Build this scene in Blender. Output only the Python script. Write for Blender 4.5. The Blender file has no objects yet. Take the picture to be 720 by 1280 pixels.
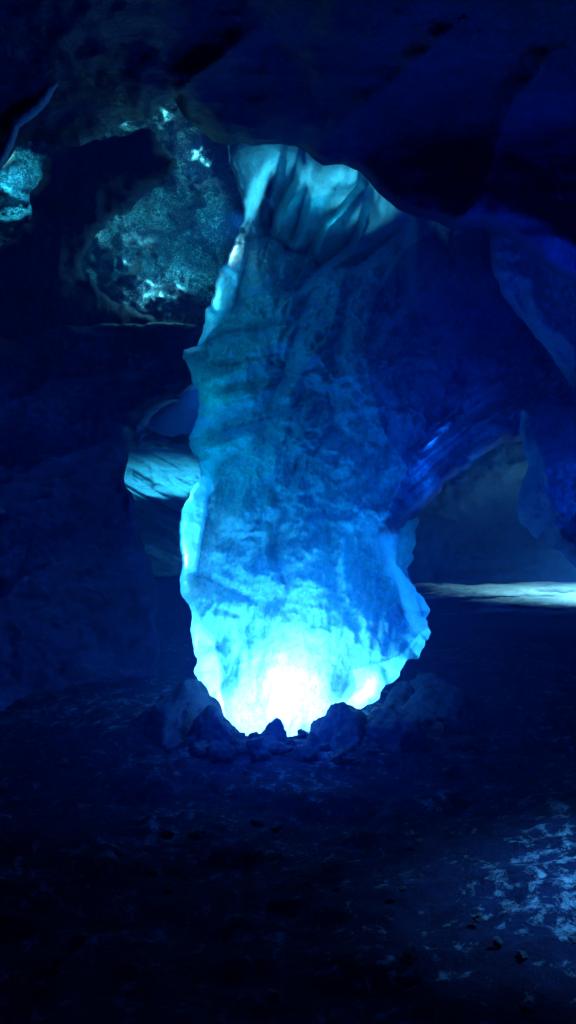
import bpy, bmesh, math, random
import numpy as np
from mathutils import Vector

random.seed(7)
scene = bpy.context.scene
COL = scene.collection

# ------------------------------------------------------------------ camera geometry
CAM_Z = 1.7
F = 1100.0                     # focal length in pixels of a 720 x 1280 frame


def at(px, py, y):
    """the point at distance y in front of the viewer that the photo shows at (px, py)"""
    return ((px - 360.0) / F * y, y, CAM_Z - (py - 640.0) / F * y)


def ground_y(py):
    return CAM_Z * F / (py - 640.0)


# ------------------------------------------------------------------ numpy noise
def _hash(ix, iy, iz, seed):
    h = (ix.astype(np.int64) * 374761393 + iy.astype(np.int64) * 668265263 + iz.astype(np.int64) * 2147483647 + seed * 1274126177)
    h = (h ^ (h >> 13)) & 0xffffffff
    h = (h * 1274126177) & 0xffffffff
    h = h ^ (h >> 16)
    return (h & 0xffff) / 65535.0


def vnoise(x, y, z=0.0, seed=0):
    x = np.asarray(x, float); y = np.asarray(y, float); z = np.zeros_like(x) + z
    ix, iy, iz = np.floor(x), np.floor(y), np.floor(z)
    fx, fy, fz = x - ix, y - iy, z - iz
    q = lambda t: t * t * t * (t * (t * 6 - 15) + 10)
    ux, uy, uz = q(fx), q(fy), q(fz)
    r = 0
    for dx in (0, 1):
        for dy in (0, 1):
            for dz in (0, 1):
                w = (ux if dx else 1 - ux) * (uy if dy else 1 - uy) * (uz if dz else 1 - uz)
                r = r + w * _hash(ix + dx, iy + dy, iz + dz, seed)
    return r * 2 - 1


def fbm(x, y, z=0.0, octv=5, seed=0, gain=0.5):
    s, a, n = 0, 1.0, 0
    for o in range(octv):
        k = 2.03 ** o
        s = s + a * vnoise(x * k + 17.3 * o, y * k - 9.1 * o, z * k, seed + o)
        n += a
        a *= gain
    return s / n


def ridged(x, y, octv=4, seed=0):
    s, a, n = 0, 1.0, 0
    for o in range(octv):
        k = 2.1 ** o
        s = s + a * (1 - np.abs(vnoise(x * k, y * k, 0.0, seed + o)) * 2)
        n += a
        a *= 0.5
    return s / n


def worley(x, y, seed=0, both=False):
    """distance to the nearest jittered cell point: cusped hollows like melted ice"""
    ix, iy = np.floor(x), np.floor(y)
    best = np.full(np.shape(x), 9.0); second = best.copy()
    for dx in (-1, 0, 1):
        for dy in (-1, 0, 1):
            cx, cy = ix + dx, iy + dy
            jx = cx + _hash(cx, cy, cx * 0, seed)
            jy = cy + _hash(cx, cy, cx * 0, seed + 5)
            d = np.hypot(x - jx, y - jy)
            second = np.minimum(second, np.maximum(best, d))
            best = np.minimum(best, d)
    return (best, second) if both else best


def sstep(a, b, t):
    t = np.clip((t - a) / (b - a), 0, 1)
    return t * t * (3 - 2 * t)


# ------------------------------------------------------------------ outlines and relief features
def rough(poly, amp=2.0, seg=4.0, scale=14.0, seed=1):
    """an outline with its edges broken up"""
    out = []
    n = len(poly)
    for i in range(n):
        a, b = np.array(poly[i], float), np.array(poly[(i + 1) % n], float)
        L = np.hypot(*(b - a))
        k = max(1, int(L / seg))
        for j in range(k):
            out.append(a + (b - a) * j / k)
    P = np.array(out)
    if amp > 0:
        P[:, 0] += amp * fbm(P[:, 0] / scale, P[:, 1] / scale, 0.3, 3, seed)
        P[:, 1] += amp * fbm(P[:, 0] / scale, P[:, 1] / scale, 9.3, 3, seed + 40)
    return P


def inside(P, X, Y):
    c = np.zeros(X.shape, bool)
    n = len(P)
    for i in range(n):
        x1, y1 = P[i]
        x2, y2 = P[(i + 1) % n]
        if y1 == y2:
            continue
        m = ((y1 > Y) != (y2 > Y)) & (X < (x2 - x1) * (Y - y1) / (y2 - y1) + x1)
        c ^= m
    return c


def poly_dist(P, X, Y, closed=True):
    """distance to an outline, and the nearest point on it"""
    d = np.full(X.shape, 1e9); nx = np.zeros(X.shape); ny = np.zeros(X.shape)
    n = len(P)
    for i in range(n if closed else n - 1):
        a = P[i]; b = P[(i + 1) % n]
        e = b - a
        L2 = max(e @ e, 1e-9)
        t = np.clip(((X - a[0]) * e[0] + (Y - a[1]) * e[1]) / L2, 0, 1)
        qx, qy = a[0] + t * e[0], a[1] + t * e[1]
        dd = np.hypot(X - qx, Y - qy)
        m = dd < d
        d[m] = dd[m]; nx[m] = qx[m]; ny[m] = qy[m]
    return d, nx, ny


def ridge(X, Y, pts, amp, wl, wr, p=1.5):
    """a crest along pts; wl / wr: how far it falls off to the left / right of its run"""
    P = np.array(pts, float)
    d = np.full(X.shape, 1e9); s = np.zeros(X.shape); T = np.zeros(X.shape)
    n = len(P) - 1
    for i in range(n):
        a, b = P[i], P[i + 1]
        e = b - a
        t = np.clip(((X - a[0]) * e[0] + (Y - a[1]) * e[1]) / (e @ e), 0, 1)
        qx, qy = a[0] + t * e[0], a[1] + t * e[1]
        dd = np.hypot(X - qx, Y - qy)
        m = dd < d
        d[m] = dd[m]
        s[m] = (e[0] * (Y - a[1]) - e[1] * (X - a[0]))[m]
        T[m] = ((i + t) / n)[m]
    w = np.where(s > 0, wr, wl)
    h = np.clip(1 - d / w, 0, 1) ** p
    return amp * h * np.clip(np.sin(np.pi * np.clip(T, 0.04, 0.96)), 0, 1) ** 0.5


def bump(X, Y, cx, cy, rx, ry, amp):
    r2 = ((X - cx) / rx) ** 2 + ((Y - cy) / ry) ** 2
    return amp * np.clip(1 - r2, 0, 1) ** 1.5


# ------------------------------------------------------------------ linking helpers
def tag(o, label=None, cat=None, group=None, kind=None):
    if label: o['label'] = label
    if cat: o['category'] = cat
    if group: o['group'] = group
    if kind: o['kind'] = kind
    return o


def empty(name, loc):
    o = bpy.data.objects.new(name, None)
    o.empty_display_size = 0.2
    COL.objects.link(o)
    o.location = loc
    return o


def link_mesh(name, V, Fc, mat, parent=None, base=None, normals=None, tint=None, smooth=True):
    """V in world metres; the object's origin is put at base (or at the parent's place)"""
    V = np.asarray(V, float)
    if base is None:
        base = np.array(parent.location) if parent is not None else np.array([V[:, 0].mean(), V[:, 1].mean(), V[:, 2].min()])
    base = np.array(base, float)
    me = bpy.data.meshes.new(name)
    me.from_pydata((V - base).tolist(), [], [tuple(int(i) for i in f) for f in Fc])
    me.update()
    if smooth:
        me.polygons.foreach_set('use_smooth', np.ones(len(me.polygons), bool))
    if tint is not None:
        at_ = me.color_attributes.new('tint', 'FLOAT_COLOR', 'POINT')
        c = np.ones((len(V), 4), np.float32)
        c[:, :3] = tint
        at_.data.foreach_set('color', c.ravel())
    if normals is not None:
        me.normals_split_custom_set_from_vertices(normals.tolist())
    me.materials.append(mat)
    o = bpy.data.objects.new(name, me)
    COL.objects.link(o)
    if parent is not None:
        o.parent = parent
    else:
        o.location = base
    return o


def relief(poly, depth, bulge, w, thick, step, disp=None, jag=2.0, seed=1, tint=None, scale=14.0, soft=14.0):
    """A closed body of rock or ice: a front modelled as relief over an outline, rounded over its edge to a back.
    Returns vertices, faces, vertex normals, pixel positions, tints."""
    P = rough(poly, jag, max(step, 3.0), scale, seed)
    x0, y0 = P.min(0); x1, y1 = P.max(0)
    xs = np.arange(x0 - step, x1 + 2 * step, step); ys = np.arange(y0 - step, y1 + 2 * step, step)
    X, Y = np.meshgrid(xs, ys)
    I = inside(P, X, Y)
    nb = np.zeros_like(I)
    cell = I[:-1, :-1] & I[1:, :-1] & I[:-1, 1:] & I[1:, 1:]
    used = np.zeros_like(I); cnt = np.zeros(I.shape, int)
    for a in (0, 1):
        for b in (0, 1):
            used[a:I.shape[0] - 1 + a, b:I.shape[1] - 1 + b] |= cell
            cnt[a:I.shape[0] - 1 + a, b:I.shape[1] - 1 + b] += cell
    edge = used & (cnt < 4)
    d, nx, ny = poly_dist(P, X, Y)
    X = np.where(edge, nx, X); Y = np.where(edge, ny, Y)
    sd = np.where(edge, 0.0, d)
    prof = np.sqrt(np.clip(1 - (1 - np.clip(sd / w, 0, 1)) ** 2, 0, 1))
    D0 = depth(X, Y)
    k = sstep(0, soft, sd)
    H = bulge * prof + (disp(X, Y, sd) * k if disp else 0)
    YF = D0 - H
    YB = D0 + thick * prof
    idx = -np.ones(I.shape, int)
    n = used.sum()
    idx[used] = np.arange(n)
    px, py, yf, yb = X[used], Y[used], YF[used], YB[used]
    front = np.stack(at(px, py, yf), 1)
    bidx = idx.copy()
    inner = used & ~edge
    bidx[inner] = n + np.arange(inner.sum())
    back = np.stack(at(X[inner], Y[inner], YB[inner]), 1)
    V = np.concatenate([front, back])
    r, c = np.nonzero(cell)
    q = lambda J: np.stack([J[r, c], J[r + 1, c], J[r + 1, c + 1], J[r, c + 1]], 1)
    FF = q(idx)
    FB = q(bidx)[:, ::-1]
    # cells whose four corners are all on the edge would lie on themselves
    ok = ~(edge[r, c] & edge[r + 1, c] & edge[r + 1, c + 1] & edge[r, c + 1])
    FF2, FB2 = FF, FB[ok]
    faces = np.concatenate([FF2, FB2])
    fn = np.cross(V[faces[:, 2]] - V[faces[:, 0]], V[faces[:, 3]] - V[faces[:, 1]])
    N = np.zeros_like(V)
    for i in range(4):
        np.add.at(N, faces[:, i], fn)
    N /= np.maximum(np.linalg.norm(N, axis=1, keepdims=True), 1e-12)
    PX = np.concatenate([px, X[inner]]); PY = np.concatenate([py, Y[inner]])
    T = None
    if tint is not None:
        T = tint(PX, PY)
    return dict(V=V, F=faces, N=N, px=PX, py=PY, T=T, nf=n)


def emit_relief(R, name, mat, parent=None, base=None):
    return link_mesh(name, R['V'], R['F'], mat, parent, base, R['N'], R['T'])


def emit_parts(R, regions, default, mats, parent):
    """cut one continuous body into named parts along outlines; the normals stay those of the whole"""
    fc = R['F']
    cx = R['px'][fc].mean(1); cy = R['py'][fc].mean(1)
    owner = np.full(len(fc), -1)
    for i, (nm, poly) in enumerate(regions):
        m = inside(np.array(poly, float), cx, cy) & (owner < 0)
        owner[m] = i
    out = []
    for i, nm in [(-1, default)] + [(i, r[0]) for i, r in enumerate(regions)]:
        f = fc[owner == i]
        if not len(f):
            continue
        u, inv = np.unique(f.ravel(), return_inverse=True)
        o = link_mesh(nm, R['V'][u], inv.reshape(-1, 4), mats[nm], parent, None, R['N'][u], None if R['T'] is None else R['T'][u])
        out.append(o)
    return out


# ------------------------------------------------------------------ materials
def new_mat(name):
    m = bpy.data.materials.new(name)
    m.use_nodes = True
    nt = m.node_tree
    nt.nodes.clear()
    return m, nt


class NT:
    def __init__(s, nt):
        s.nt = nt

    def n(s, t, **kw):
        nd = s.nt.nodes.new(t)
        for k, v in kw.items():
            if k.startswith('i_'):
                key = k[2:]
                key = int(key) if key.isdigit() else key.replace('_', ' ')
                nd.inputs[key].default_value = v
            else:
                setattr(nd, k, v)
        return nd

    def l(s, a, b):
        s.nt.links.new(a, b)

    def ramp(s, fac, stops):
        r = s.n('ShaderNodeValToRGB')
        e = r.color_ramp.elements
        while len(e) > 1: e.remove(e[-1])
        e[0].position = stops[0][0]; e[0].color = (*stops[0][1], 1)
        for p, c in stops[1:]:
            x = e.new(p); x.color = (*c, 1)
        s.l(fac, r.inputs['Fac'])
        return r.outputs['Color']

    def noise(s, vec, scale, detail=8, rough=0.6, dist=0.0):
        n = s.n('ShaderNodeTexNoise', i_Scale=scale, i_Detail=detail, i_Roughness=rough, i_Distortion=dist)
        s.l(vec, n.inputs['Vector'])
        return n.outputs['Fac']

    def mixc(s, fac, a, b, mode='MIX'):
        m = s.n('ShaderNodeMix', data_type='RGBA', blend_type=mode)
        for sock, v in ((m.inputs[0], fac), (m.inputs[6], a), (m.inputs[7], b)):
            if hasattr(v, 'is_output'):
                s.l(v, sock)
            elif isinstance(v, (int, float)):
                sock.default_value = v
            else:
                sock.default_value = (*v, 1)
        return m.outputs[2]

    def math(s, op, a, b=0.0):
        m = s.n('ShaderNodeMath', operation=op)
        for sock, v in ((m.inputs[0], a), (m.inputs[1], b)):
            if hasattr(v, 'is_output'): s.l(v, sock)
            else: sock.default_value = v
        return m.outputs[0]


def ice_material(name, light, deep, translucent=0.5, scale=1.0, bump_s=0.5, rough=0.45, use_tint=False, speck=0.5, spec=0.4, absorb=0.0):
    m, nt = new_mat(name)
    g = NT(nt)
    tc = g.n('ShaderNodeTexCoord').outputs['Object']
    mp = g.n('ShaderNodeMapping', i_Scale=(1.0, 1.0, 0.75)); g.l(tc, mp.inputs['Vector']); tc = mp.outputs['Vector']
    big = g.noise(tc, 1.6 * scale, 6, 0.55, 0.6)
    mid = g.noise(tc, 7 * scale, 9, 0.68, 0.8)
    fine = g.noise(tc, 46 * scale, 6, 0.75, 0.2)
    base = g.ramp(big, [(0.3, deep), (0.7, light)])
    veins = g.ramp(mid, [(0.30, (0.66, 0.66, 0.66)), (0.47, (0.95, 0.95, 0.95)), (0.56, (1.0, 1.0, 1.0)), (0.75, (0.82, 0.82, 0.82))])
    col = g.mixc(1.0, base, veins, 'MULTIPLY')
    grain = g.ramp(fine, [(0.36, (1 - speck,) * 3), (0.6, (1.12,) * 3)])
    col = g.mixc(1.0, col, grain, 'MULTIPLY')
    if use_tint:
        at_ = g.n('ShaderNodeVertexColor', layer_name='tint').outputs['Color']
        col = g.mixc(1.0, col, at_, 'MULTIPLY')
    # surface: melt scallops, pitting and cracks
    vor = g.n('ShaderNodeTexVoronoi', feature='SMOOTH_F1', i_Scale=5.5 * scale, i_Smoothness=0.35)
    wv = g.mixc(0.12, tc, g.n('ShaderNodeTexNoise', i_Scale=3.0).outputs['Color'])
    g.l(wv, vor.inputs['Vector'])
    h = g.math('ADD', g.math('MULTIPLY', vor.outputs['Distance'], 0.55), g.math('MULTIPLY', mid, 0.9))
    h = g.math('ADD', h, g.math('MULTIPLY', fine, 0.22))
    bp = g.n('ShaderNodeBump', i_Strength=bump_s, i_Distance=0.06)
    g.l(h, bp.inputs['Height'])
    pb = g.n('ShaderNodeBsdfPrincipled', i_Roughness=rough)
    pb.inputs['Specular IOR Level'].default_value = spec
    g.l(col, pb.inputs['Base Color']); g.l(bp.outputs['Normal'], pb.inputs['Normal'])
    g.l(g.ramp(fine, [(0.3, (rough * 0.6,) * 3), (0.7, (min(1, rough * 1.5),) * 3)]), pb.inputs['Roughness'])
    out = g.n('ShaderNodeOutputMaterial')
    if translucent > 0:
        tr = g.n('ShaderNodeBsdfTranslucent')
        g.l(col, tr.inputs['Color'])
        mx = g.n('ShaderNodeMixShader')
        tf = g.ramp(mid, [(0.3, (translucent * 0.9,) * 3), (0.65, (min(1, translucent * 1.08),) * 3)])
        g.l(tf, mx.inputs[0]); g.l(pb.outputs[0], mx.inputs[1]); g.l(tr.outputs[0], mx.inputs[2])
        g.l(mx.outputs[0], out.inputs['Surface'])
    else:
        g.l(pb.outputs[0], out.inputs['Surface'])
    if absorb:
        va = g.n('ShaderNodeVolumeAbsorption', i_Density=absorb)      # clear ice swallows red first, then green
        va.inputs['Color'].default_value = (0.12, 0.70, 0.87, 1)
        g.l(va.outputs[0], out.inputs['Volume'])
    return m


def rock_material(name, dark, pale, frost, scale=1.0, bump_s=0.8, frost_cut=(0.52, 0.66), rough=0.75, stretch=(1, 1, 1), spec=0.3, clump=0.0):
    """dark wet rock with a broken crust of frost"""
    m, nt = new_mat(name)
    g = NT(nt)
    tc0 = g.n('ShaderNodeTexCoord').outputs['Object']
    mp = g.n('ShaderNodeMapping', i_Scale=stretch); g.l(tc0, mp.inputs['Vector']); tc = mp.outputs['Vector']
    big = g.noise(tc, 1.3 * scale, 8, 0.6, 0.5)
    mid = g.noise(tc, 8 * scale, 9, 0.7, 0.9)
    fine = g.noise(tc, 42 * scale, 7, 0.8, 0.5)
    col = g.ramp(mid, [(0.35, dark), (0.68, pale)])
    lump = g.noise(tc, 15 * scale, 9, 0.72, 0.3)
    crust = g.math('ADD', g.math('MULTIPLY', fine, 1 - clump), g.math('MULTIPLY', lump, clump))
    cover = g.math('ADD', g.math('MULTIPLY', crust, 0.75), g.math('MULTIPLY', big, 0.25))
    fm = g.ramp(cover, [(frost_cut[0], (0, 0, 0)), (frost_cut[1], (1, 1, 1))])
    col = g.mixc(fm, col, frost)
    h = g.math('ADD', g.math('MULTIPLY', mid, 1.0), g.math('MULTIPLY', fine, 0.35))
    bp = g.n('ShaderNodeBump', i_Strength=bump_s, i_Distance=0.08)
    g.l(h, bp.inputs['Height'])
    pb = g.n('ShaderNodeBsdfPrincipled', i_Roughness=rough)
    pb.inputs['Specular IOR Level'].default_value = spec
    g.l(col, pb.inputs['Base Color']); g.l(bp.outputs['Normal'], pb.inputs['Normal'])
    out = g.n('ShaderNodeOutputMaterial')
    g.l(pb.outputs[0], out.inputs['Surface'])
    return m


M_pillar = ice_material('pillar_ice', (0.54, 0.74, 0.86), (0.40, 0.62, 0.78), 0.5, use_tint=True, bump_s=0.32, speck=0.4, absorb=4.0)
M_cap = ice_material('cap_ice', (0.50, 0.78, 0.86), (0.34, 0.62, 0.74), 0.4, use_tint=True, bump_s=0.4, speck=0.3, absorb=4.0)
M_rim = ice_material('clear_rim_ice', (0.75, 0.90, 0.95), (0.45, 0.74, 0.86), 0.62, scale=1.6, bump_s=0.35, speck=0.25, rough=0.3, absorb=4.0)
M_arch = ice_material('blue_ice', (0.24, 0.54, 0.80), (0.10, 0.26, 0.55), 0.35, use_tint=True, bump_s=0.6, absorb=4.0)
M_wall = ice_material('deep_blue_ice', (0.20, 0.36, 0.72), (0.06, 0.13, 0.42), 0.2, bump_s=0.6, spec=0.3)
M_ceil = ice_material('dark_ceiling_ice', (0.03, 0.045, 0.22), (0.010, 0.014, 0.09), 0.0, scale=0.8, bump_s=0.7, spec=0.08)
M_vein = ice_material('vein_ice', (0.40, 0.52, 0.72), (0.20, 0.28, 0.50), 0.2, scale=2.0, bump_s=0.5)
M_frostwall = rock_material('frosted_rock', (0.008, 0.02, 0.035), (0.05, 0.12, 0.16), (0.62, 0.82, 0.86), scale=0.8, frost_cut=(0.50, 0.585), bump_s=1.0)
M_rock = rock_material('wet_rock', (0.008, 0.016, 0.045), (0.03, 0.06, 0.13), (0.06, 0.14, 0.24), spec=0.1, scale=1.6, frost_cut=(0.57, 0.68))
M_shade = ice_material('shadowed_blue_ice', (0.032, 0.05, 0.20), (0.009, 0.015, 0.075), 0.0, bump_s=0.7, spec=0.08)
M_darkrock = rock_material('dark_rock', (0.015, 0.02, 0.06), (0.04, 0.06, 0.16), (0.1, 0.15, 0.3), scale=0.9, frost_cut=(0.62, 0.74))
M_ground = rock_material('frosted_ground', (0.0025, 0.005, 0.022), (0.007, 0.014, 0.06), (0.14, 0.25, 0.38), scale=0.8, frost_cut=(0.53, 0.66), bump_s=1.0, stretch=(1, 0.8, 1), spec=0.03, rough=0.95, clump=0.75)
M_snow = rock_material('streaked_snow', (0.22, 0.36, 0.42), (0.62, 0.76, 0.80), (0.82, 0.88, 0.9), scale=1.0, frost_cut=(0.5, 0.62), stretch=(0.5, 0.6, 2.2))
M_drift = ice_material('thin_snow', (0.80, 0.86, 0.90), (0.55, 0.68, 0.76), 0.0, scale=0.7, bump_s=0.8, rough=0.9, use_tint=True, spec=0.02)
M_chamber = rock_material('grey_rime_rock', (0.006, 0.016, 0.035), (0.04, 0.11, 0.20), (0.24, 0.48, 0.62), scale=0.5, bump_s=1.0, frost_cut=(0.54, 0.68))

# ------------------------------------------------------------------ the setting: ground, ceiling, far wall
def build_ground():
    ys = np.concatenate([np.linspace(-4, 2, 30)[:-1], np.linspace(2, 12, 300)[:-1], np.linspace(12, 45, 160)])
    us = np.linspace(-1, 1, 260)
    Yg, U = np.meshgrid(ys, us, indexing='ij')
    half = 5.0 + np.clip(Yg, 0, None) * 0.75
    X = U * half
    Z = 0.16 * fbm(X * 0.5, Yg * 0.5, 0, 4, 11) + 0.05 * ridged(X * 1.6, Yg * 1.6, 4, 21) + 0.03 * fbm(X * 5, Yg * 5, 0, 4, 31)
    Z *= sstep(-3, 4, Yg) * 0.6 + 0.4
    # rubble bank around the pillar foot, a rise at the near right
    Z += 0.15 * np.exp(-(((X - 0.2) / 1.6) ** 2 + ((Yg - 7.4) / 0.9) ** 2))
    Z += 0.25 * np.exp(-(((X - 2.3) / 0.9) ** 2 + ((Yg - 4.0) / 1.3) ** 2))
    flat = sstep(10, 15, Yg)
    Z = Z * (1 - flat) + 0.25 * Z * flat
    V = np.stack([X, Yg, Z], -1).reshape(-1, 3)
    a, b = X.shape
    i = np.arange(a * b).reshape(a, b)
    fc = np.stack([i[:-1, :-1], i[:-1, 1:], i[1:, 1:], i[1:, :-1]], -1).reshape(-1, 4)
    o = link_mesh('ground', V, fc, M_ground, base=(0, 0, 0))
    tag(o, 'dark frosted rocky cave floor running back from the viewer', 'ground', kind='structure')


build_ground()

ceil_poly = [(-420, -700), (1140, -700), (1140, 460), (800, 400), (720, 356), (676, 330), (640, 300), (600, 284), (566, 288), (540, 276), (517, 270),
             (498, 262), (472, 240), (450, 214), (428, 206), (402, 206), (385, 192), (370, 182), (340, 180), (318, 183), (300, 177), (283, 182), (268, 176), (250, 163), (232, 148), (217, 124),
             (200, 132), (186, 148), (176, 152), (162, 150), (150, 156), (138, 160), (128, 172), (112, 176), (98, 184), (70, 180), (42, 176), (22, 184), (6, 206), (-20, 226), (-420, 330)]


def ceil_depth(X, Y):
    d = 5.75 + (Y - 190) / 180.0 * 1.9
    d = np.where(Y > 190, 5.75 - (Y - 190) * 0.003, d)
    d = np.maximum(d, 1.9)
    return d - 0.5 * sstep(500, 760, X)


def ceil_disp(X, Y, sd):
    h = 0.24 * fbm(X / 150, Y / 95, 0, 4, 3) + 0.07 * ridged(X / 120 + 0.4 * fbm(X / 90, Y / 90, 0, 3, 9), Y / 60, 4, 13) + 0.035 * fbm(X / 26, Y / 22, 0, 4, 17)
    h += ridge(X, Y, [(700, 60), (640, 130), (600, 240), (560, 300)], 0.3, 70, 30)
    h += ridge(X, Y, [(560, 40), (470, 120), (400, 175)], 0.2, 60, 25)
    h += ridge(X, Y, [(330, 30), (250, 90), (215, 120)], 0.22, 60, 25)
    return h


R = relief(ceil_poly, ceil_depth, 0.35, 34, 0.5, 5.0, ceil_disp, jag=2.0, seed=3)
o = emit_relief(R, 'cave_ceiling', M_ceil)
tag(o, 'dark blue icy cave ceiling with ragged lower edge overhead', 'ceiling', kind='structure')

# far wall that closes the cave
R = relief([(-900, -100), (1500, -100), (1500, 745), (-900, 745)], lambda X, Y: 24.0 - 3.0 * np.abs((X - 360) / 700.0) + 0 * Y, 0.3, 40, 0.6, 9.0,
           lambda X, Y, sd: 1.4 * fbm(X / 120, Y / 90, 0, 5, 55) + 0.5 * ridged(X / 70, Y / 60, 4, 58), jag=4, seed=9)
o = emit_relief(R, 'cave_wall', M_darkrock)
tag(o, 'dark far wall closing the back of the cave', 'cave wall', kind='structure')

# ------------------------------------------------------------------ the ice pillar
body_poly = [(283, 100), (284, 180), (289, 205), (300, 240), (303, 262), (300, 290), (288, 312), (274, 340), (266, 368), (258, 395), (252, 415), (245, 430), (232, 436), (228, 446), (236, 459),
             (238, 475), (246, 490), (248, 512), (244, 532), (234, 547), (238, 560), (248, 574), (251, 590), (246, 604), (236, 618), (230, 626), (224, 650), (225, 680), (230, 704),
             (225, 714), (227, 742), (237, 757), (238, 772), (236, 788), (240, 808), (246, 825), (241, 838), (250, 855), (259, 872), (270, 882), (277, 895), (283, 914), (300, 960),
             (420, 960), (436, 893), (450, 890), (470, 876), (486, 855), (500, 842), (506, 828), (520, 823), (527, 814), (533, 802), (537, 789), (531, 772), (539, 762), (529, 745), (518, 732),
             (508, 722), (498, 710), (495, 690), (498, 668), (510, 650), (526, 640), (545, 618), (560, 602), (575, 590), (590, 580), (605, 570), (620, 560), (640, 553), (662, 550), (700, 560),
             (790, 560), (790, 300), (680, 190), (590, 150), (590, 100)]
cap_poly = [(270, 80), (270, 240), (306, 262), (309, 300), (322, 302), (337, 293), (360, 316), (386, 318), (396, 322), (403, 338), (445, 333), (475, 324), (507, 311), (540, 290), (620, 80)]
rim_poly = [(200, 300), (288, 296), (312, 304), (306, 332), (298, 352), (293, 382), (285, 398), (268, 410), (252, 430), (230, 430)]
rim2_poly = [(200, 570), (247, 572), (262, 592), (268, 612), (258, 622), (259, 645), (252, 680), (246, 714), (232, 718), (240, 748), (252, 780), (268, 795), (268, 810), (276, 830), (284, 845), (274, 856), (280, 880), (282, 900), (286, 925), (200, 930)]
foot_poly = [(418, 900), (424, 890), (446, 862), (441, 838), (478, 828), (498, 820), (512, 806), (524, 792), (540, 782), (560, 800), (520, 860), (440, 930)]
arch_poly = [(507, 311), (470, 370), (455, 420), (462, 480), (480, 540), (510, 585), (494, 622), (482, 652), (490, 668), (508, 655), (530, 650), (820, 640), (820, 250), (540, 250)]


def edge_y(X):
    """lower edge of the cap across the pillar"""
    return np.interp(X, [280, 306, 322, 337, 360, 386, 403, 445, 475, 507, 560], [262, 290, 302, 293, 316, 318, 338, 333, 324, 311, 290])


def body_depth(X, Y):
    d = 7.30 + 0 * X
    d += 0.55 * sstep(470, 720, X) * sstep(760, 600, Y)       # the shoulder runs back to the right
    d += -0.5 * sstep(640, 780, X)
    d += np.clip(edge_y(X) - Y, 0, 200) * 0.0062              # the cap leans back under the ceiling
    d -= 0.12 * sstep(560, 900, Y)
    d += 0.45 * sstep(503, 522, X) * sstep(400, 310, Y)       # the cap ends in a step
    return d


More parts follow.
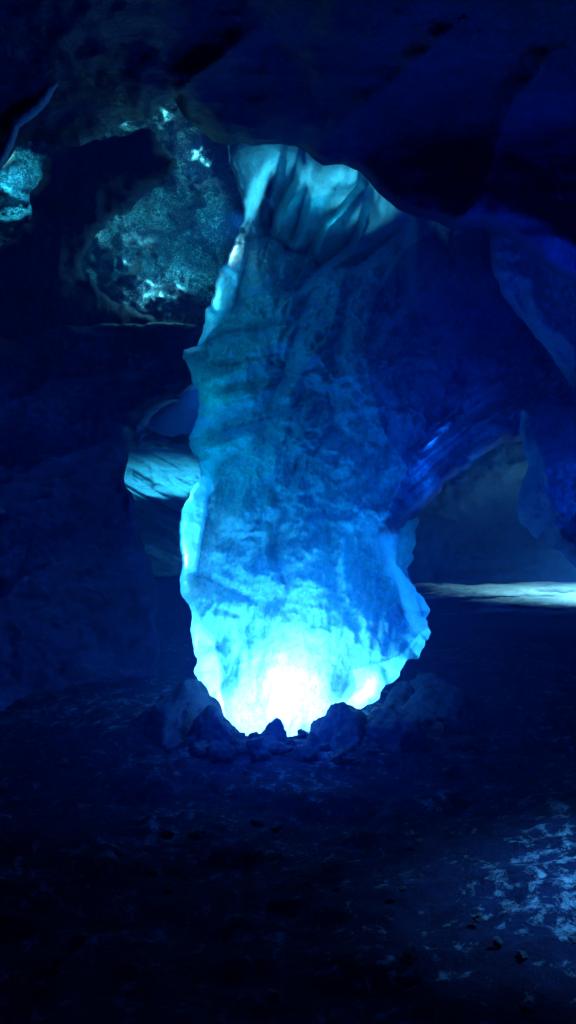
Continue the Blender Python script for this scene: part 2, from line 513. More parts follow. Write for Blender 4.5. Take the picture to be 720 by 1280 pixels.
def body_disp(X, Y, sd):
    calm = 1 - 0.85 * np.exp(-(((X - 360) / 120) ** 2 + ((Y - 860) / 110) ** 2)) - 0.25 * np.exp(-(((X - 360) / 130) ** 2 + ((Y - 690) / 110) ** 2))
    calm = np.clip(calm, 0.12, 1)
    h = 0.20 * calm * fbm(X / 85, Y / 85, 0, 4, 101) + 0.04 * (0.3 + 0.7 * calm) * fbm(X / 22, Y / 18, 0, 5, 111)
    wx = X + 22 * fbm(X / 50, Y / 50, 3.3, 3, 121); wy = Y + 22 * fbm(X / 50, Y / 50, 7.3, 3, 131)
    sc = worley(wx / 46, wy / 62, 5)
    still = 1 - 0.6 * sstep(390, 470, X)
    h += 0.12 * calm * still * (sc - 0.45) * sstep(360, 430, Y)
    h += 0.04 * calm * still * (worley(wx / 19, wy / 25, 8) - 0.45)
    # healed cracks and fine flow lines
    f1, f2 = worley((wx + 9 * fbm(X / 12, Y / 12, 1.7, 3, 122)) / 58, (wy + 9 * fbm(X / 12, Y / 12, 4.7, 3, 123)) / 80, 27, True)
    h -= 0.02 * calm * np.exp(-((f2 - f1) / 0.07) ** 2)
    g1, g2 = worley(wx / 15, wy / 17, 28, True)
    h -= 0.012 * calm * still * np.exp(-((g2 - g1) / 0.12) ** 2) * sstep(-0.15, 0.25, fbm(X / 60, Y / 60, 5.5, 3, 124))
    h += 0.022 * (0.3 + 0.7 * calm) * ridged((X + 0.3 * Y) / 12, (Y - 0.4 * X) / 40, 4, 125)
    # soft upright flutes
    h += 0.05 * sstep(560, 640, Y) * ridged((X + 16 * fbm(X / 60, Y / 90, 6.6, 3, 126)) / 44, Y / 260, 3, 127)
    # bedding: soft ledges across the upper pillar
    up = sstep(320, 370, Y) * sstep(620, 540, Y) * sstep(470, 400, X)
    h += 0.06 * up * ridged(X / 160, (Y + 0.25 * X) / 34, 3, 141)
    h += ridge(X, Y, [(226, 446), (255, 428), (290, 416), (330, 412), (360, 402)], 0.20, 34, 20)
    h += ridge(X, Y, [(236, 470), (262, 486), (292, 484), (320, 470)], 0.12, 22, 22)
    h += ridge(X, Y, [(232, 548), (262, 545), (290, 536), (330, 525), (370, 505)], 0.14, 40, 14)
    h -= bump(X, Y, 290, 640, 34, 34, 0.20)
    h -= bump(X, Y, 262, 610, 20, 26, 0.12)
    h += bump(X, Y, 262, 452, 46, 26, 0.12)
    # cap folds
    folds = [([(280, 200), (296, 246), (303, 275), (293, 305)], 0.14, 20, 10), ([(373, 180), (366, 225), (341, 268), (337, 295)], 0.22, 34, 9),
             ([(352, 175), (346, 215), (330, 250)], 0.10, 20, 8), ([(396, 190), (380, 245), (372, 280), (360, 312)], 0.14, 26, 9),
             ([(447, 205), (445, 232), (420, 262), (404, 277), (386, 316)], 0.26, 44, 9), ([(428, 205), (420, 240)], 0.08, 22, 12),
             ([(455, 240), (446, 282), (433, 308), (404, 330), (372, 362)], 0.20, 30, 10), ([(516, 272), (500, 285), (480, 305), (440, 334)], 0.14, 26, 14)]
    for pts, a, wl, wr in folds:
        h += ridge(X, Y, pts, 2.3 * a, wr * 1.1, wl * 1.2, 1.1)
    h += ridge(X, Y, [(300, 302), (337, 293), (360, 314), (390, 320), (404, 337), (445, 333), (507, 311)], 0.12, 26, 12)
    # the pale band that runs down from the cap, and the cleft beside it
    h += ridge(X, Y, [(410, 330), (388, 365), (372, 410), (352, 470), (340, 500)], 0.14, 26, 24)
    h += ridge(X, Y, [(430, 340), (412, 420), (380, 460), (350, 520)], -0.12, 14, 22)
    # the left bevel: a broad face turned to the left
    h += ridge(X, Y, [(312, 296), (307, 330), (294, 380), (270, 408), (246, 432)], 0.16, 22, 5)
    h += ridge(X, Y, [(252, 576), (264, 596), (259, 640), (252, 680), (246, 722)], 0.18, 26, 5)
    h += ridge(X, Y, [(240, 740), (254, 782), (268, 800), (275, 830), (276, 870), (284, 920)], 0.16, 26, 5)
    # lower pillar: cusps, lobes and folds
    h += bump(X, Y, 468, 705, 40, 74, 0.26)
    h += bump(X, Y, 330, 700, 30, 60, 0.10)
    h += ridge(X, Y, [(352, 625), (342, 655), (340, 690), (352, 722)], 0.16, 26, 10)
    h += ridge(X, Y, [(420, 570), (405, 640), (412, 700), (430, 760)], 0.12, 36, 22)
    h += ridge(X, Y, [(446, 838), (432, 862), (420, 888)], 0.12, 10, 26)
    h += ridge(X, Y, [(490, 670), (492, 720), (504, 770), (520, 790)], 0.18, 12, 30)
    h += ridge(X, Y, [(226, 714), (262, 726), (300, 742), (320, 752)], 0.10, 12, 26)
    h += ridge(X, Y, [(237, 808), (262, 806), (276, 812)], 0.10, 12, 12)
    h += ridge(X, Y, [(270, 760), (300, 770), (304, 800), (290, 830)], 0.07, 20, 8)
    # arch: lengthwise streaked folds along its underside and shoulder
    ar = sstep(480, 540, X + (Y - 600) * 0.4) * sstep(700, 640, Y)
    u = (X + 0.75 * (Y - 600)); v = (Y + 0.75 * (X - 560))
    h += ar * sstep(440, 520, Y) * 0.26 * ridged((u + 20 * fbm(X / 40, Y / 40, 2.2, 3, 152)) / 130, v / 24, 4, 151)
    h += ridge(X, Y, [(488, 650), (520, 605), (560, 572), (610, 545), (660, 535)], 0.22, 34, 18)
    h += ridge(X, Y, [(500, 600), (530, 560), (575, 520), (620, 500)], 0.18, 30, 18)
    h += ridge(X, Y, [(478, 500), (486, 550), (470, 600)], 0.14, 18, 26)
    h += ridge(X, Y, [(560, 500), (600, 470), (650, 470)], 0.16, 30, 26)
    h += ar * 0.12 * fbm(X / 34, Y / 34, 0, 5, 161)
    return h


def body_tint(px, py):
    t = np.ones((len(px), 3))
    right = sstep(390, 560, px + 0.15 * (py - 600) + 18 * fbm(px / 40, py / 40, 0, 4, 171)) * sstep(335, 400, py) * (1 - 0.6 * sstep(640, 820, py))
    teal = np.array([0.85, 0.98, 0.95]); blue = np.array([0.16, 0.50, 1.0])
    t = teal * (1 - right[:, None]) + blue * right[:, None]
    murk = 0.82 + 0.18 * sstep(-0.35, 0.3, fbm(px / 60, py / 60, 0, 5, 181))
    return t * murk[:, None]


pillar = empty('ice_pillar', (0.1, 6.9, 0.0))
tag(pillar, 'huge glowing cyan ice pillar joining ceiling to floor, arching over to the right', 'ice pillar', kind='thing')
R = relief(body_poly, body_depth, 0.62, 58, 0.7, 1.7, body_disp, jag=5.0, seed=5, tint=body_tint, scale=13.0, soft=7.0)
PILLAR = R
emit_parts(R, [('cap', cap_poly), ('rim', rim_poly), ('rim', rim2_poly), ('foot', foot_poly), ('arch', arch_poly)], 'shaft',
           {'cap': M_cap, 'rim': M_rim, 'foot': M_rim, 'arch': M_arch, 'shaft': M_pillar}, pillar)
fin_poly = [(496, 672), (504, 655), (523, 644), (524, 651), (518, 665), (519, 679), (514, 690), (518, 697), (509, 710), (511, 721), (517, 728), (505, 727), (494, 712)]
R = relief(fin_poly, lambda X, Y: 7.45 + 0 * X, 0.10, 8, 0.12, 1.6, lambda X, Y, sd: 0.03 * fbm(X / 8, Y / 12, 0, 3, 191), jag=2.0, seed=6)
emit_relief(R, 'fin', M_rim, pillar)

# ------------------------------------------------------------------ left side
fw_poly = [(-420, 40), (340, 40), (340, 500), (262, 480), (200, 500), (-420, 520)]


def fw_disp(X, Y, sd):
    h = 0.7 * fbm(X / 95, Y / 80, 0, 5, 201) + 0.35 * ridged(X / 50, Y / 46, 5, 211) + 0.22 * fbm(X / 14, Y / 14, 0, 4, 221) + 0.12 * (worley(X / 11, Y / 11, 33) - 0.45)
    h += bump(X, Y, 185, 365, 95, 80, 0.9) + bump(X, Y, 255, 240, 50, 90, 0.5)
    h += ridge(X, Y, [(238, 120), (250, 170), (262, 205), (280, 260)], 0.4, 26, 40)
    return h


R = relief(fw_poly, lambda X, Y: 11.6 + 0 * X - 0.6 * sstep(300, 480, Y), 0.4, 40, 0.6, 3.0, fw_disp, jag=3, seed=12)
FROST = R
o = emit_relief(R, 'frosted_wall', M_frostwall)
tag(o, 'frosted teal rock wall with bright sparkling rime at the upper left', 'rock wall', kind='thing')

ov_poly = [(60, 196), (98, 178), (140, 166), (190, 168), (216, 200), (214, 222), (196, 236), (176, 250), (166, 262), (130, 282), (112, 300), (104, 326), (108, 348), (120, 366), (140, 378), (168, 386), (196, 398), (226, 414), (236, 440), (30, 470), (-420, 500), (-420, 330), (-10, 320), (22, 296), (36, 262), (46, 228)]


def ov_disp(X, Y, sd):
    h = 0.35 * fbm(X / 60, Y / 70, 0, 5, 231) + 0.12 * ridged(X / 30, Y / 70, 4, 241)
    h += ridge(X, Y, [(84, 250), (76, 290), (72, 340)], 0.2, 20, 12) + ridge(X, Y, [(52, 240), (40, 300), (36, 360)], 0.15, 16, 14)
    return h


R = relief(ov_poly, lambda X, Y: 9.4 + 0 * X, 0.5, 30, 0.9, 2.6, ov_disp, jag=14, seed=14, scale=30)
o = emit_relief(R, 'rock_overhang', M_darkrock)
tag(o, 'black unlit rock overhang hanging before the frosted wall', 'rock overhang')

lw_poly = [(-420, 440), (-60, 420), (0, 424), (60, 414), (100, 408), (150, 406), (200, 403), (246, 402), (262, 430), (262, 470), (236, 482), (214, 494), (190, 506), (172, 530), (164, 548), (158, 580),
           (160, 604), (170, 650), (186, 700), (196, 750), (200, 820), (196, 900), (90, 980), (0, 1060), (-60, 1120), (-420, 1300)]


def lw_depth(X, Y):
    return 8.6 - 1.6 * sstep(200, -250, X) - 1.2 * sstep(740, 1100, Y)


def lw_disp(X, Y, sd):
    wx = X + 30 * fbm(X / 80, Y / 60, 1.3, 3, 251)
    h = 0.35 * fbm(X / 120, Y / 70, 0, 5, 261) + 0.13 * ridged((wx + Y) / 150, (Y - 0.4 * wx) / 52, 4, 271) + 0.06 * fbm(X / 20, Y / 16, 0, 4, 281)
    h += ridge(X, Y, [(-60, 640), (20, 600), (60, 575), (110, 560), (165, 530), (200, 500)], 0.42, 60, 30)
    h += ridge(X, Y, [(60, 612), (110, 585), (158, 570)], 0.18, 30, 16)
    h += ridge(X, Y, [(-20, 520), (60, 480), (140, 466), (220, 440)], 0.35, 60, 40)
    h += ridge(X, Y, [(-40, 770), (8, 745), (22, 730)], 0.2, 20, 16)
    return h


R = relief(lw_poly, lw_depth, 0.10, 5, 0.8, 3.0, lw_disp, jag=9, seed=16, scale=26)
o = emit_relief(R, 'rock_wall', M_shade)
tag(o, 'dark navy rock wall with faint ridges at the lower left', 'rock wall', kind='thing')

br_poly = [(160, 552), (164, 536), (154, 530), (170, 516), (184, 500), (200, 494), (226, 494), (226, 500), (206, 508), (190, 522), (182, 534), (194, 540), (212, 545), (236, 542), (262, 548), (262, 572), (236, 568), (214, 562), (190, 560), (172, 562)]
R = relief(br_poly, lambda X, Y: 9.6 + 0 * X, 0.22, 10, 0.3, 1.6, lambda X, Y, sd: 0.12 * fbm(X / 16, Y / 10, 0, 4, 291) + 0.06 * ridged((X + Y) / 30, (Y - X) / 12, 3, 295), jag=3, seed=18, scale=8)
o = emit_relief(R, 'ice_bridge', M_vein)
tag(o, 'thin forked blue ice bridge over the pale snow slope, left of the pillar', 'ice bridge')

sl_poly = [(90, 552), (182, 556), (214, 554), (240, 560), (320, 566), (320, 720), (90, 720)]


def sl_disp(X, Y, sd):
    u = (Y - 0.55 * X)
    return 0.3 * fbm(X / 50, Y / 40, 0, 4, 301) + 0.35 * ridged(X / 90, u / 15, 5, 311)


R = relief(sl_poly, lambda X, Y: 13.2 - np.clip(Y - 560, 0, 90) * 0.035, 0.06, 4, 0.8, 1.8, sl_disp, jag=3, seed=20)
o = emit_relief(R, 'snow_slope', M_snow)
tag(o, 'pale lit snow slope in the gap left of the pillar', 'snow slope')

ld_poly = [(72, 92), (80, 88), (81, 102), (66, 122), (46, 144), (24, 160), (16, 184), (4, 208), (-30, 290), (-44, 282), (-16, 220), (8, 170), (16, 148), (40, 128), (58, 106)]
R = relief(ld_poly, lambda X, Y: 4.35 + (Y - 90) * 0.008, 0.10, 9, 0.25, 1.8, lambda X, Y, sd: 0.05 * fbm(X / 10, Y / 14, 0, 4, 321), jag=2, seed=22, scale=9)
o = emit_relief(R, 'ice_ledge', M_vein)
tag(o, 'slanting pale blue ice ledge under the ceiling at the top left', 'ice ledge')

# ------------------------------------------------------------------ right side
rw_poly = [(1140, 250), (820, 180), (700, 150), (650, 180), (628, 230), (612, 300), (618, 345), (630, 372), (655, 402), (680, 432), (700, 462), (716, 486), (722, 494), (712, 506), (690, 498), (668, 502), (652, 512), (650, 540),
           (655, 566), (660, 582), (650, 612), (646, 632), (650, 652), (664, 668), (684, 680), (700, 690), (716, 706), (740, 730), (800, 770), (900, 840), (1140, 1000)]


def rw_depth(X, Y):
    return 5.5 - 1.8 * sstep(660, 1050, X) + 0.4 * sstep(600, 500, Y)


def rw_disp(X, Y, sd):
    wx = X + 20 * fbm(X / 50, Y / 50, 2.3, 3, 331)
    h = 0.22 * fbm(X / 80, Y / 100, 0, 5, 341) + 0.07 * fbm(X / 18, Y / 22, 0, 4, 351) + 0.12 * (worley(wx / 40, Y / 70, 15) - 0.45)
    h += ridge(X, Y, [(612, 320), (632, 372), (680, 430), (722, 494)], 0.10, 12, 20)
    h += ridge(X, Y, [(722, 494), (690, 470), (660, 400), (640, 330)], -0.2, 26, 14)
    h += bump(X, Y, 700, 620, 50, 90, 0.22)
    h += ridge(X, Y, [(660, 520), (680, 580), (690, 640)], 0.08, 20, 12)
    return h


R = relief(rw_poly, rw_depth, 0.40, 30, 0.7, 2.6, rw_disp, jag=3, seed=24)
o = emit_relief(R, 'ice_wall', M_wall)
tag(o, 'blue ice wall bulging in from the right edge, with a hanging lobe', 'ice wall', kind='thing')

ch_poly = [(500, 520), (700, 520), (1100, 560), (1100, 716), (760, 716), (690, 715), (640, 712), (600, 712), (560, 716), (505, 720), (470, 730), (470, 560)]


def ch_disp(X, Y, sd):
    h = 0.9 * fbm(X / 60, Y / 50, 0, 5, 361) + 0.3 * ridged(X / 34, Y / 30, 4, 371)
    h -= bump(X, Y, 630, 660, 60, 60, 1.6)
    h += bump(X, Y, 560, 620, 60, 50, 0.7)
    return h


R = relief(ch_poly, lambda X, Y: 22.0 - 5.0 * sstep(690, 550, Y), 0.5, 24, 1.0, 2.4, ch_disp, jag=3, seed=26)
o = emit_relief(R, 'chamber_wall', M_chamber)
tag(o, 'grey green rimed rock wall seen through the arch at the right', 'rock wall', kind='thing')

# drift of snow on the far floor
def snow_patch():
    n, m = 220, 160
    U, W = np.meshgrid(np.linspace(-1, 1, n), np.linspace(-1, 1, m))
    X = 6.6 + U * 4.6; Yg = 17.6 + W * 4.2
    edge = 1 - (U ** 2 + W ** 2)
    edge = edge * 0.8 - 0.1 + 1.1 * fbm(X * 0.5, Yg * 1.1, 0, 6, 401, 0.6)
    cov = sstep(-0.05, 0.75, edge + 0.35 * fbm(X * 1.4, Yg * 3.0, 0, 5, 421, 0.65))
    Z = -0.05 + 0.14 * sstep(-0.3, 0.8, edge) + 0.03 * fbm(X * 1.6, Yg * 2.5, 0, 5, 411, 0.6)
    tint = (np.array([0.012, 0.03, 0.09])[None, None, :] * (1 - cov[..., None]) + cov[..., None]).reshape(-1, 3)
    V = np.stack([X, Yg, Z], -1).reshape(-1, 3)
    i = np.arange(n * m).reshape(m, n)
    fc = np.stack([i[:-1, :-1], i[:-1, 1:], i[1:, 1:], i[1:, :-1]], -1).reshape(-1, 4)
    o = link_mesh('snow_drift', V, fc, M_drift, tint=tint)
    tag(o, 'white lit snow drift on the far floor under the right arch', 'snow drift')


snow_patch()

# ------------------------------------------------------------------ rocks
def rock_mesh(name, seed, sx, sy, sz, cuts=9, sub=5, rag=0.10, peak=0.0):
    rnd = random.Random(seed)
    bm = bmesh.new()
    bmesh.ops.create_icosphere(bm, subdivisions=sub, radius=1.0)
    V = np.array([v.co[:] for v in bm.verts])
    for k in range(cuts):
        n = np.array([rnd.gauss(0, 1), rnd.gauss(0, 1), rnd.gauss(0.15, 0.8)]); n /= np.linalg.norm(n)
        lim = rnd.uniform(0.5, 0.82)
        d = V @ n
        over = np.clip(d - lim, 0, None)
        V -= (over * 0.93)[:, None] * n
    if peak:
        V[:, 2] += peak * np.clip(1 - np.hypot(V[:, 0], V[:, 1]) * 1.1, 0, 1)
    s = seed * 3.7
    nrm = V / np.linalg.norm(V, axis=1, keepdims=True)
    V += nrm * (rag * 2.4 * fbm(V[:, 0] * 2.2 + s, V[:, 1] * 2.2, V[:, 2] * 2.2, 6, seed, 0.6) + 0.03 * ridged(V[:, 0] * 5 + V[:, 2] * 4 + s, V[:, 1] * 5 + V[:, 2] * 3, 3, seed + 9))[:, None]
    V *= np.array([sx, sy, sz])
    me = bpy.data.meshes.new(name)
    fc = [[v.index for v in f.verts] for f in bm.faces]
    bm.free()
    me.from_pydata(V.tolist(), [], fc)
    me.polygons.foreach_set('use_smooth', np.ones(len(fc), bool))
    me.set_sharp_from_angle(angle=math.radians(60))
    me.materials.append(M_rock)
    return me


def put_rock(name, me, px, pyb, half_px, lift, label, group, rot=0.0, y=None, scale=None, cat='rock'):
    """pyb: the row where it meets the floor"""
    yy = y or ground_y(pyb)
    x, _, _ = at(px, pyb, yy)
    o = bpy.data.objects.new(name, me)
    COL.objects.link(o)
    o.location = (x, yy, lift)
    o.rotation_euler = (0, 0, rot)
    if scale: o.scale = (scale,) * 3
    tag(o, label, cat, group)
    return o


G1 = 'rocks around the foot of the pillar'
rocks = [
    # seed, px, base row, half width m, depth m, height m, label, peak
    (11, 224, 914, 0.60, 0.42, 0.42, 'broad craggy boulder at the left foot of the pillar', 0.12),
    (12, 264, 926, 0.27, 0.24, 0.26, 'dark boulder tucked between the craggy boulder and the pillar', 0.15),
    (13, 243, 930, 0.08, 0.08, 0.08, 'small pale pointed stone in front of the left boulders', 0.3),
    (14, 344, 932, 0.13, 0.12, 0.15, 'small black peaked rock against the white glow', 0.75),
    (15, 425, 932, 0.36, 0.26, 0.26, 'rounded dark rock below the bright right foot', 0.25),
    (16, 490, 928, 0.42, 0.30, 0.30, 'wide dark rock right of the rounded one', 0.2),
    (17, 540, 900, 0.52, 0.40, 0.38, 'large crusted boulder furthest right of the pillar foot', 0.1),
    (18, 385, 934, 0.14, 0.12, 0.08, 'low flat stone right of the black peaked rock', 0.1),
    (19, 310, 936, 0.16, 0.12, 0.07, 'low flat stone left of the black peaked rock', 0.1),
    (20, 500, 900, 0.26, 0.22, 0.30, 'dark rock behind the wide one, beside the ice foot', 0.3),
    (21, 182, 905, 0.16, 0.16, 0.14, 'small dark rock at the outer left end of the boulders', 0.2),
    (23, 465, 948, 0.12, 0.10, 0.07, 'small speckled stone in front of the wide dark rock', 0.1),
]
for sd_, px, pyb, sx, sy, sz, lab, pk in rocks:
    put_rock('rock', rock_mesh('rock', sd_, sx, sy, sz, peak=pk), px, pyb, 0, -0.10 * sz, lab, G1, rot=sd_ * 0.7)

# chips and rubble lying half buried round the foot
rr = random.Random(31)
chip_meshes = [rock_mesh('rubble_stone', 90 + k, 1, rr.uniform(0.7, 1.0), rr.uniform(0.5, 0.8), sub=4, rag=0.16) for k in range(5)]
for k in range(56):
    a = rr.gauss(0, 1)
    px = 368 + a * 105
    pyb = 926 + rr.uniform(-6, 34) + abs(a) * rr.uniform(-8, 6)
    put_rock('rubble_stone', chip_meshes[k % 5], px, pyb, 0, 0.05, 'small angular rubble stone half buried at the pillar foot', 'rubble round the pillar foot', rot=rr.uniform(0, 6), scale=0.03 + 0.09 * rr.random() ** 2, cat='stone')

# shards of blue ice on the far floor under the arch
far_mesh = rock_mesh('far_stone', 41, 0.8, 0.4, 0.28, peak=0.2)
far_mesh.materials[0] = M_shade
o = put_rock('ice_block', far_mesh, 585, 724, 0, 0.05, 'dim blue ice block on the far floor under the arch', 'ice blocks on the far floor', y=22.2)
r2 = o.copy(); COL.objects.link(r2); r2.location = (6.0, 22.3, 0.16); r2.rotation_euler = (0, 0, 2.1)
r2['label'] = 'right one of two dim blue ice blocks on the far floor'
o['label'] = 'left one of two dim blue ice blocks on the far floor'
b = put_rock('boulder', rock_mesh('boulder', 44, 0.34, 0.3, 0.34), 524, 726, 0, 0.12, 'grey rounded boulder just right of the pale ice fin', None, y=20.5, cat='boulder')

# loose stones over the near floor
rnd = random.Random(5)
stone_meshes = [rock_mesh('stone', 60 + k, 1, rnd.uniform(0.7, 1.0), rnd.uniform(0.45, 0.7), sub=3, rag=0.16) for k in range(5)]
for k in range(46):
    py = rnd.uniform(930, 1270)
    y = ground_y(py)
    px = rnd.uniform(-40, 760)
    me = stone_meshes[k % 5]
    s = rnd.uniform(0.015, 0.05)
    put_rock('stone', me, px, py, 0, 0.01, 'small loose stone half sunk in the dark near floor', 'loose stones on the near floor', rot=rnd.uniform(0, 6), y=y, scale=s, cat='stone')

# ------------------------------------------------------------------ lamps
def lamp(name, kind, loc, energy, color, radius=0.1, target=None, size=60, blend=0.8):
    d = bpy.data.lights.new(name, kind)
    d.energy = energy; d.color = color
    d.shadow_soft_size = radius
    if kind == 'SPOT':
        d.spot_size = math.radians(size); d.spot_blend = blend
    o = bpy.data.objects.new(name, d)
    COL.objects.link(o)
    o.location = loc
    if target is not None:
        o.rotation_euler = (Vector(target) - Vector(loc)).to_track_quat('-Z', 'Y').to_euler()
    return o


CY = (0.10, 0.62, 1.0)
TEAL = (0.05, 0.55, 0.85)
BLUE = (0.0, 0.12, 1.0)
NAVY = (0.0, 0.012, 1.0)

# the lamp set in the foot of the pillar, and lamps added inside the ice to spread its glow
def within(px, py, deep, R):
    """a point so far behind the front surface of a relief body"""
    n = R['nf']
    k = np.argmin((R['px'][:n] - px) ** 2 + (R['py'][:n] - py) ** 2)
    return at(px, py, R['V'][k][1] + deep)


PB = PILLAR
lamp('glow_core', 'POINT', within(355, 850, 0.78, PB), 270, (1.0, 0.93, 0.92), 0.32)
lamp('glow_core', 'POINT', within(355, 862, 0.30, PB), 190, (1.0, 0.95, 0.95), 0.16)
lamp('glow_core', 'POINT', within(318, 893, 0.16, PB), 4, (0.8, 1.0, 1.0), 0.08)
lamp('glow_core', 'POINT', within(392, 862, 0.16, PB), 3, (0.8, 1.0, 1.0), 0.08)

lamp('glow_low', 'POINT', within(340, 740, 0.60, PB), 11, (0.0, 0.78, 0.92), 0.40)
lamp('glow_low', 'POINT', within(290, 815, 0.35, PB), 4, (0.0, 0.78, 1.0), 0.25)
lamp('glow_low', 'POINT', within(425, 800, 0.45, PB), 8, (0.0, 0.72, 1.0), 0.30)
lamp('glow_high', 'POINT', within(312, 430, 0.45, PB), 4, (0.0, 0.8, 0.9), 0.2)
lamp('glow_high', 'POINT', within(290, 500, 0.30, PB), 3, (0.0, 0.75, 0.95), 0.15)
lamp('glow_foot', 'POINT', within(452, 856, 0.16, PB), 3.5, (0.7, 1.0, 1.0), 0.05)
lamp('glow_mid', 'POINT', within(304, 578, 0.35, PB), 7, (0.0, 0.70, 0.95), 0.2)
lamp('glow_rim', 'POINT', within(242, 690, 0.20, PB), 5, (0.12, 0.8, 1.0), 0.05)
lamp('glow_rim', 'POINT', within(236, 700, 0.12, PB), 1.6, (0.7, 1.0, 1.0), 0.03)
lamp('glow_rim', 'POINT', within(256, 800, 0.20, PB), 4, (0.12, 0.75, 1.0), 0.05)
lamp('glow_rim', 'POINT', within(275, 870, 0.20, PB), 3, (0.12, 0.75, 1.0), 0.05)
lamp('glow_rim', 'POINT', within(297, 318, 0.13, PB), 2.6, (0.35, 0.9, 1.0), 0.04)
lamp('glow_rim', 'POINT', within(280, 375, 0.22, PB), 3, (0.06, 0.7, 0.95), 0.04)
lamp('glow_rim', 'POINT', within(248, 625, 0.25, PB), 4, (0.1, 0.8, 1.0), 0.05)
lamp('glow_rim', 'POINT', within(240, 660, 0.2, PB), 2, (0.1, 0.8, 1.0), 0.05)
lamp('glow_fin', 'POINT', at(506, 690, 7.72), 9, (0.0, 0.45, 1.0), 0.1)
lamp('glow_right', 'POINT', within(465, 710, 0.45, PB), 11, (0.0, 0.6, 0.95), 0.30)
lamp('glow_arch', 'POINT', within(585, 560, 0.35, PB), 2.5, (0.0, 0.4, 1.0), 0.1)
lamp('glow_arch', 'POINT', within(520, 605, 0.30, PB), 2.5, (0.0, 0.4, 1.0), 0.1)
lamp('blue_arch', 'POINT', at(545, 555, 6.5), 2.4, (0.0, 0.34, 1.0), 0.05)  # added lamp outside the ice, in front of the arch
lamp('blue_arch', 'POINT', at(620, 500, 6.5), 0.8, (0.0, 0.25, 1.0), 0.05)
lamp('glow_arch', 'POINT', within(490, 545, 0.40, PB), 2.5, (0.0, 0.42, 1.0), 0.1)
lamp('glow_cap', 'POINT', within(405, 270, 0.3, PB), 4, (0.02, 0.6, 0.9), 0.1)
# spot lamps added to light single patches, in place of daylight through openings
lamp('added_spot_cap', 'SPOT', (-0.35, 6.7, 4.75), 30, (0.04, 0.42, 0.66), 0.06, at(340, 250, 7.5), 80, 0.7)
lamp('added_spot_cap', 'SPOT', (-0.85, 6.75, 4.35), 110, (0.05, 0.42, 0.62), 0.04, at(410, 270, 7.3), 56, 0.9)
lamp('added_spot_cap', 'SPOT', (0.25, 6.75, 4.65), 44, (0.05, 0.42, 0.62), 0.04, at(430, 270, 7.4), 90, 0.7)
lamp('added_spot_cap', 'SPOT', (0.30, 6.2, 4.1), 34, (0.05, 0.42, 0.62), 0.04, at(462, 280, 7.4), 54, 0.9)
lamp('added_spot_frost', 'SPOT', (-0.40, 9.2, 4.75), 360, (0.02, 0.44, 0.75), 0.04, at(185, 300, 11), 62, 0.9)
lamp('added_spot_left', 'SPOT', (-3.15, 10.35, 5.65), 70, (0.02, 0.44, 0.75), 0.06, (-3.6, 11.3, 5.6), 130, 0.8)
lamp('added_spot_slope', 'SPOT', (-1.0, 10.3, 3.3), 640, (0.02, 0.42, 0.9), 0.05, at(205, 606, 11.8), 50, 0.8)
lamp('added_spot_drift', 'SPOT', (8.4, 15.2, 2.4), 11000, (0.13, 0.48, 0.95), 0.2, (6.9, 16.7, 0), 70, 1.0)
lamp('added_spot_chamber', 'SPOT', (2.2, 12.5, 3.0), 700, (0.01, 0.24, 0.65), 0.1, at(600, 580, 17), 30, 1.0)
lamp('added_spot_near', 'SPOT', (1.75, 3.75, 1.4), 650, (0.11, 0.45, 0.78), 0.05, (1.48, 3.85, 0.1), 76, 1.0)
# small lamps added just before the frosted wall to make it sparkle
fw = FROST
for px, py, e in ((240, 196, 1.0), (252, 206, .5), (182, 298, .35), (165, 294, .25), (125, 294, .12), (190, 352, .4), (205, 372, .5), (230, 358, .4), (182, 368, .4), (160, 330, .2), (5, 196, 1.0), (20, 214, .4), (206, 150, .18), (160, 158, .12), (228, 172, .15), (30, 240, .2)):
    n = fw['nf']
    k = np.argmin((fw['px'][:n] - px) ** 2 + (fw['py'][:n] - py) ** 2)
    p = fw['V'][k]
    lamp('glint_lamp', 'POINT', (p[0], p[1] - 0.10, p[2] + 0.02), e * 6, (0.10, 0.7, 1.0), 0.02)
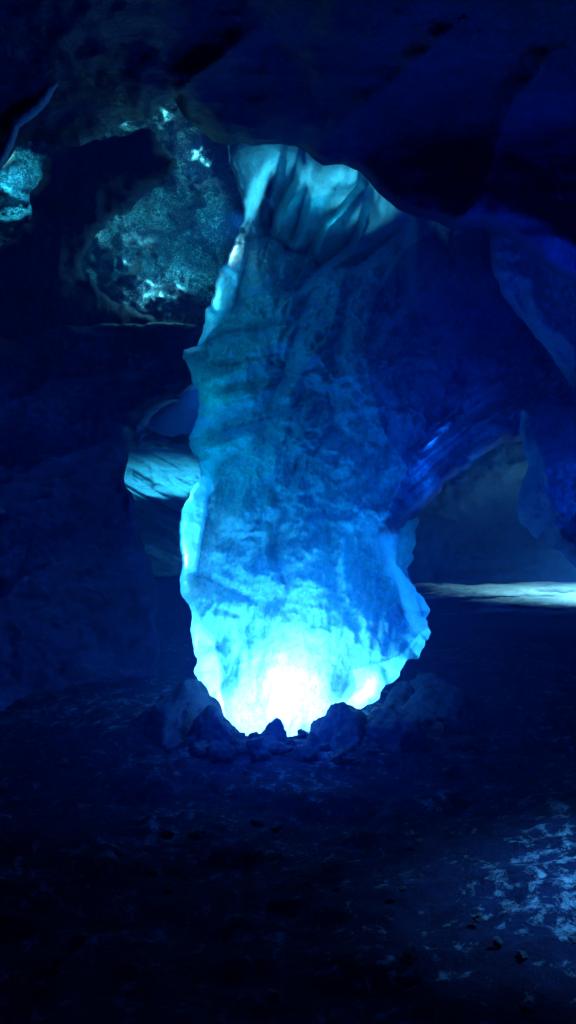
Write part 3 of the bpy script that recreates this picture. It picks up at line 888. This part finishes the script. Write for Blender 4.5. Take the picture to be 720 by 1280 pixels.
# added lamps: one brightens the rubble before the pillar, the rest fill with blue
lamp('foot_glow', 'POINT', at(352, 850, 6.0), 40, (0.0, 0.15, 1.0), 0.08)
lamp('blue_fill', 'POINT', (1.7, 3.2, 3.0), 6, (0.0, 0.07, 1.0), 0.5)
lamp('blue_fill', 'POINT', (-1.2, 3.0, 2.8), 3, NAVY, 0.5)
lamp('blue_wall', 'POINT', (1.15, 4.4, 2.9), 10, (0.0, 0.15, 1.0), 0.05)
lamp('blue_wall', 'POINT', (1.3, 4.2, 2.0), 9, (0.0, 0.18, 1.0), 0.05)
lamp('blue_wall', 'POINT', at(60, 530, 7.0), 1.4, (0.0, 0.12, 1.0), 0.05)

# ------------------------------------------------------------------ world
w = bpy.data.worlds.new('World')
scene.world = w
w.use_nodes = True
nt = w.node_tree
g = NT(nt)
bg = nt.nodes['Background']
sky = g.n('ShaderNodeTexSky')
sky.sky_type = 'NISHITA'
sky.sun_disc = False
sky.sun_elevation = math.radians(4)
sky.sun_rotation = math.radians(200)
col = g.mixc(1.0, sky.outputs['Color'], (0.0, 0.012, 1.0), 'MULTIPLY')
g.l(col, bg.inputs['Color'])
bg.inputs['Strength'].default_value = 0.075

# mist in the cave air
FOG = 0.045
if FOG:
    bm = bmesh.new()
    bmesh.ops.create_cube(bm, size=1.0)
    V = np.array([v.co[:] for v in bm.verts]) * np.array([26, 20, 7.2]) + np.array([0, 14.4, 3.2])
    fc = [[v.index for v in f.verts] for f in bm.faces]
    bm.free()
    m, nt = new_mat('mist')
    g = NT(nt)
    vs = g.n('ShaderNodeVolumeScatter', i_Density=FOG, i_Anisotropy=0.2)
    vs.inputs['Color'].default_value = (0.08, 0.3, 1.0, 1)
    g.l(vs.outputs[0], g.n('ShaderNodeOutputMaterial').inputs['Volume'])
    o = link_mesh('mist', V, fc, m, smooth=False)
    tag(o, 'thin blue mist hanging in the cave air', 'mist', kind='stuff')

# ------------------------------------------------------------------ camera and render
cam = bpy.data.cameras.new('camera')
cam.sensor_fit = 'VERTICAL'
cam.sensor_height = 36.0
cam.lens = F / 1280.0 * 36.0
cam.clip_end = 200
co = bpy.data.objects.new('camera', cam)
COL.objects.link(co)
co.location = (0, 0, CAM_Z)
co.rotation_euler = (math.radians(90), 0, 0)
scene.camera = co
scene.render.resolution_x = 576
scene.render.resolution_y = 1024
scene.view_settings.view_transform = 'Standard'
scene.view_settings.look = 'None'
scene.view_settings.exposure = 0
scene.cycles.use_denoising = True
scene.cycles.adaptive_threshold = 0.03
scene.cycles.max_bounces = 8
scene.cycles.volume_bounces = 1
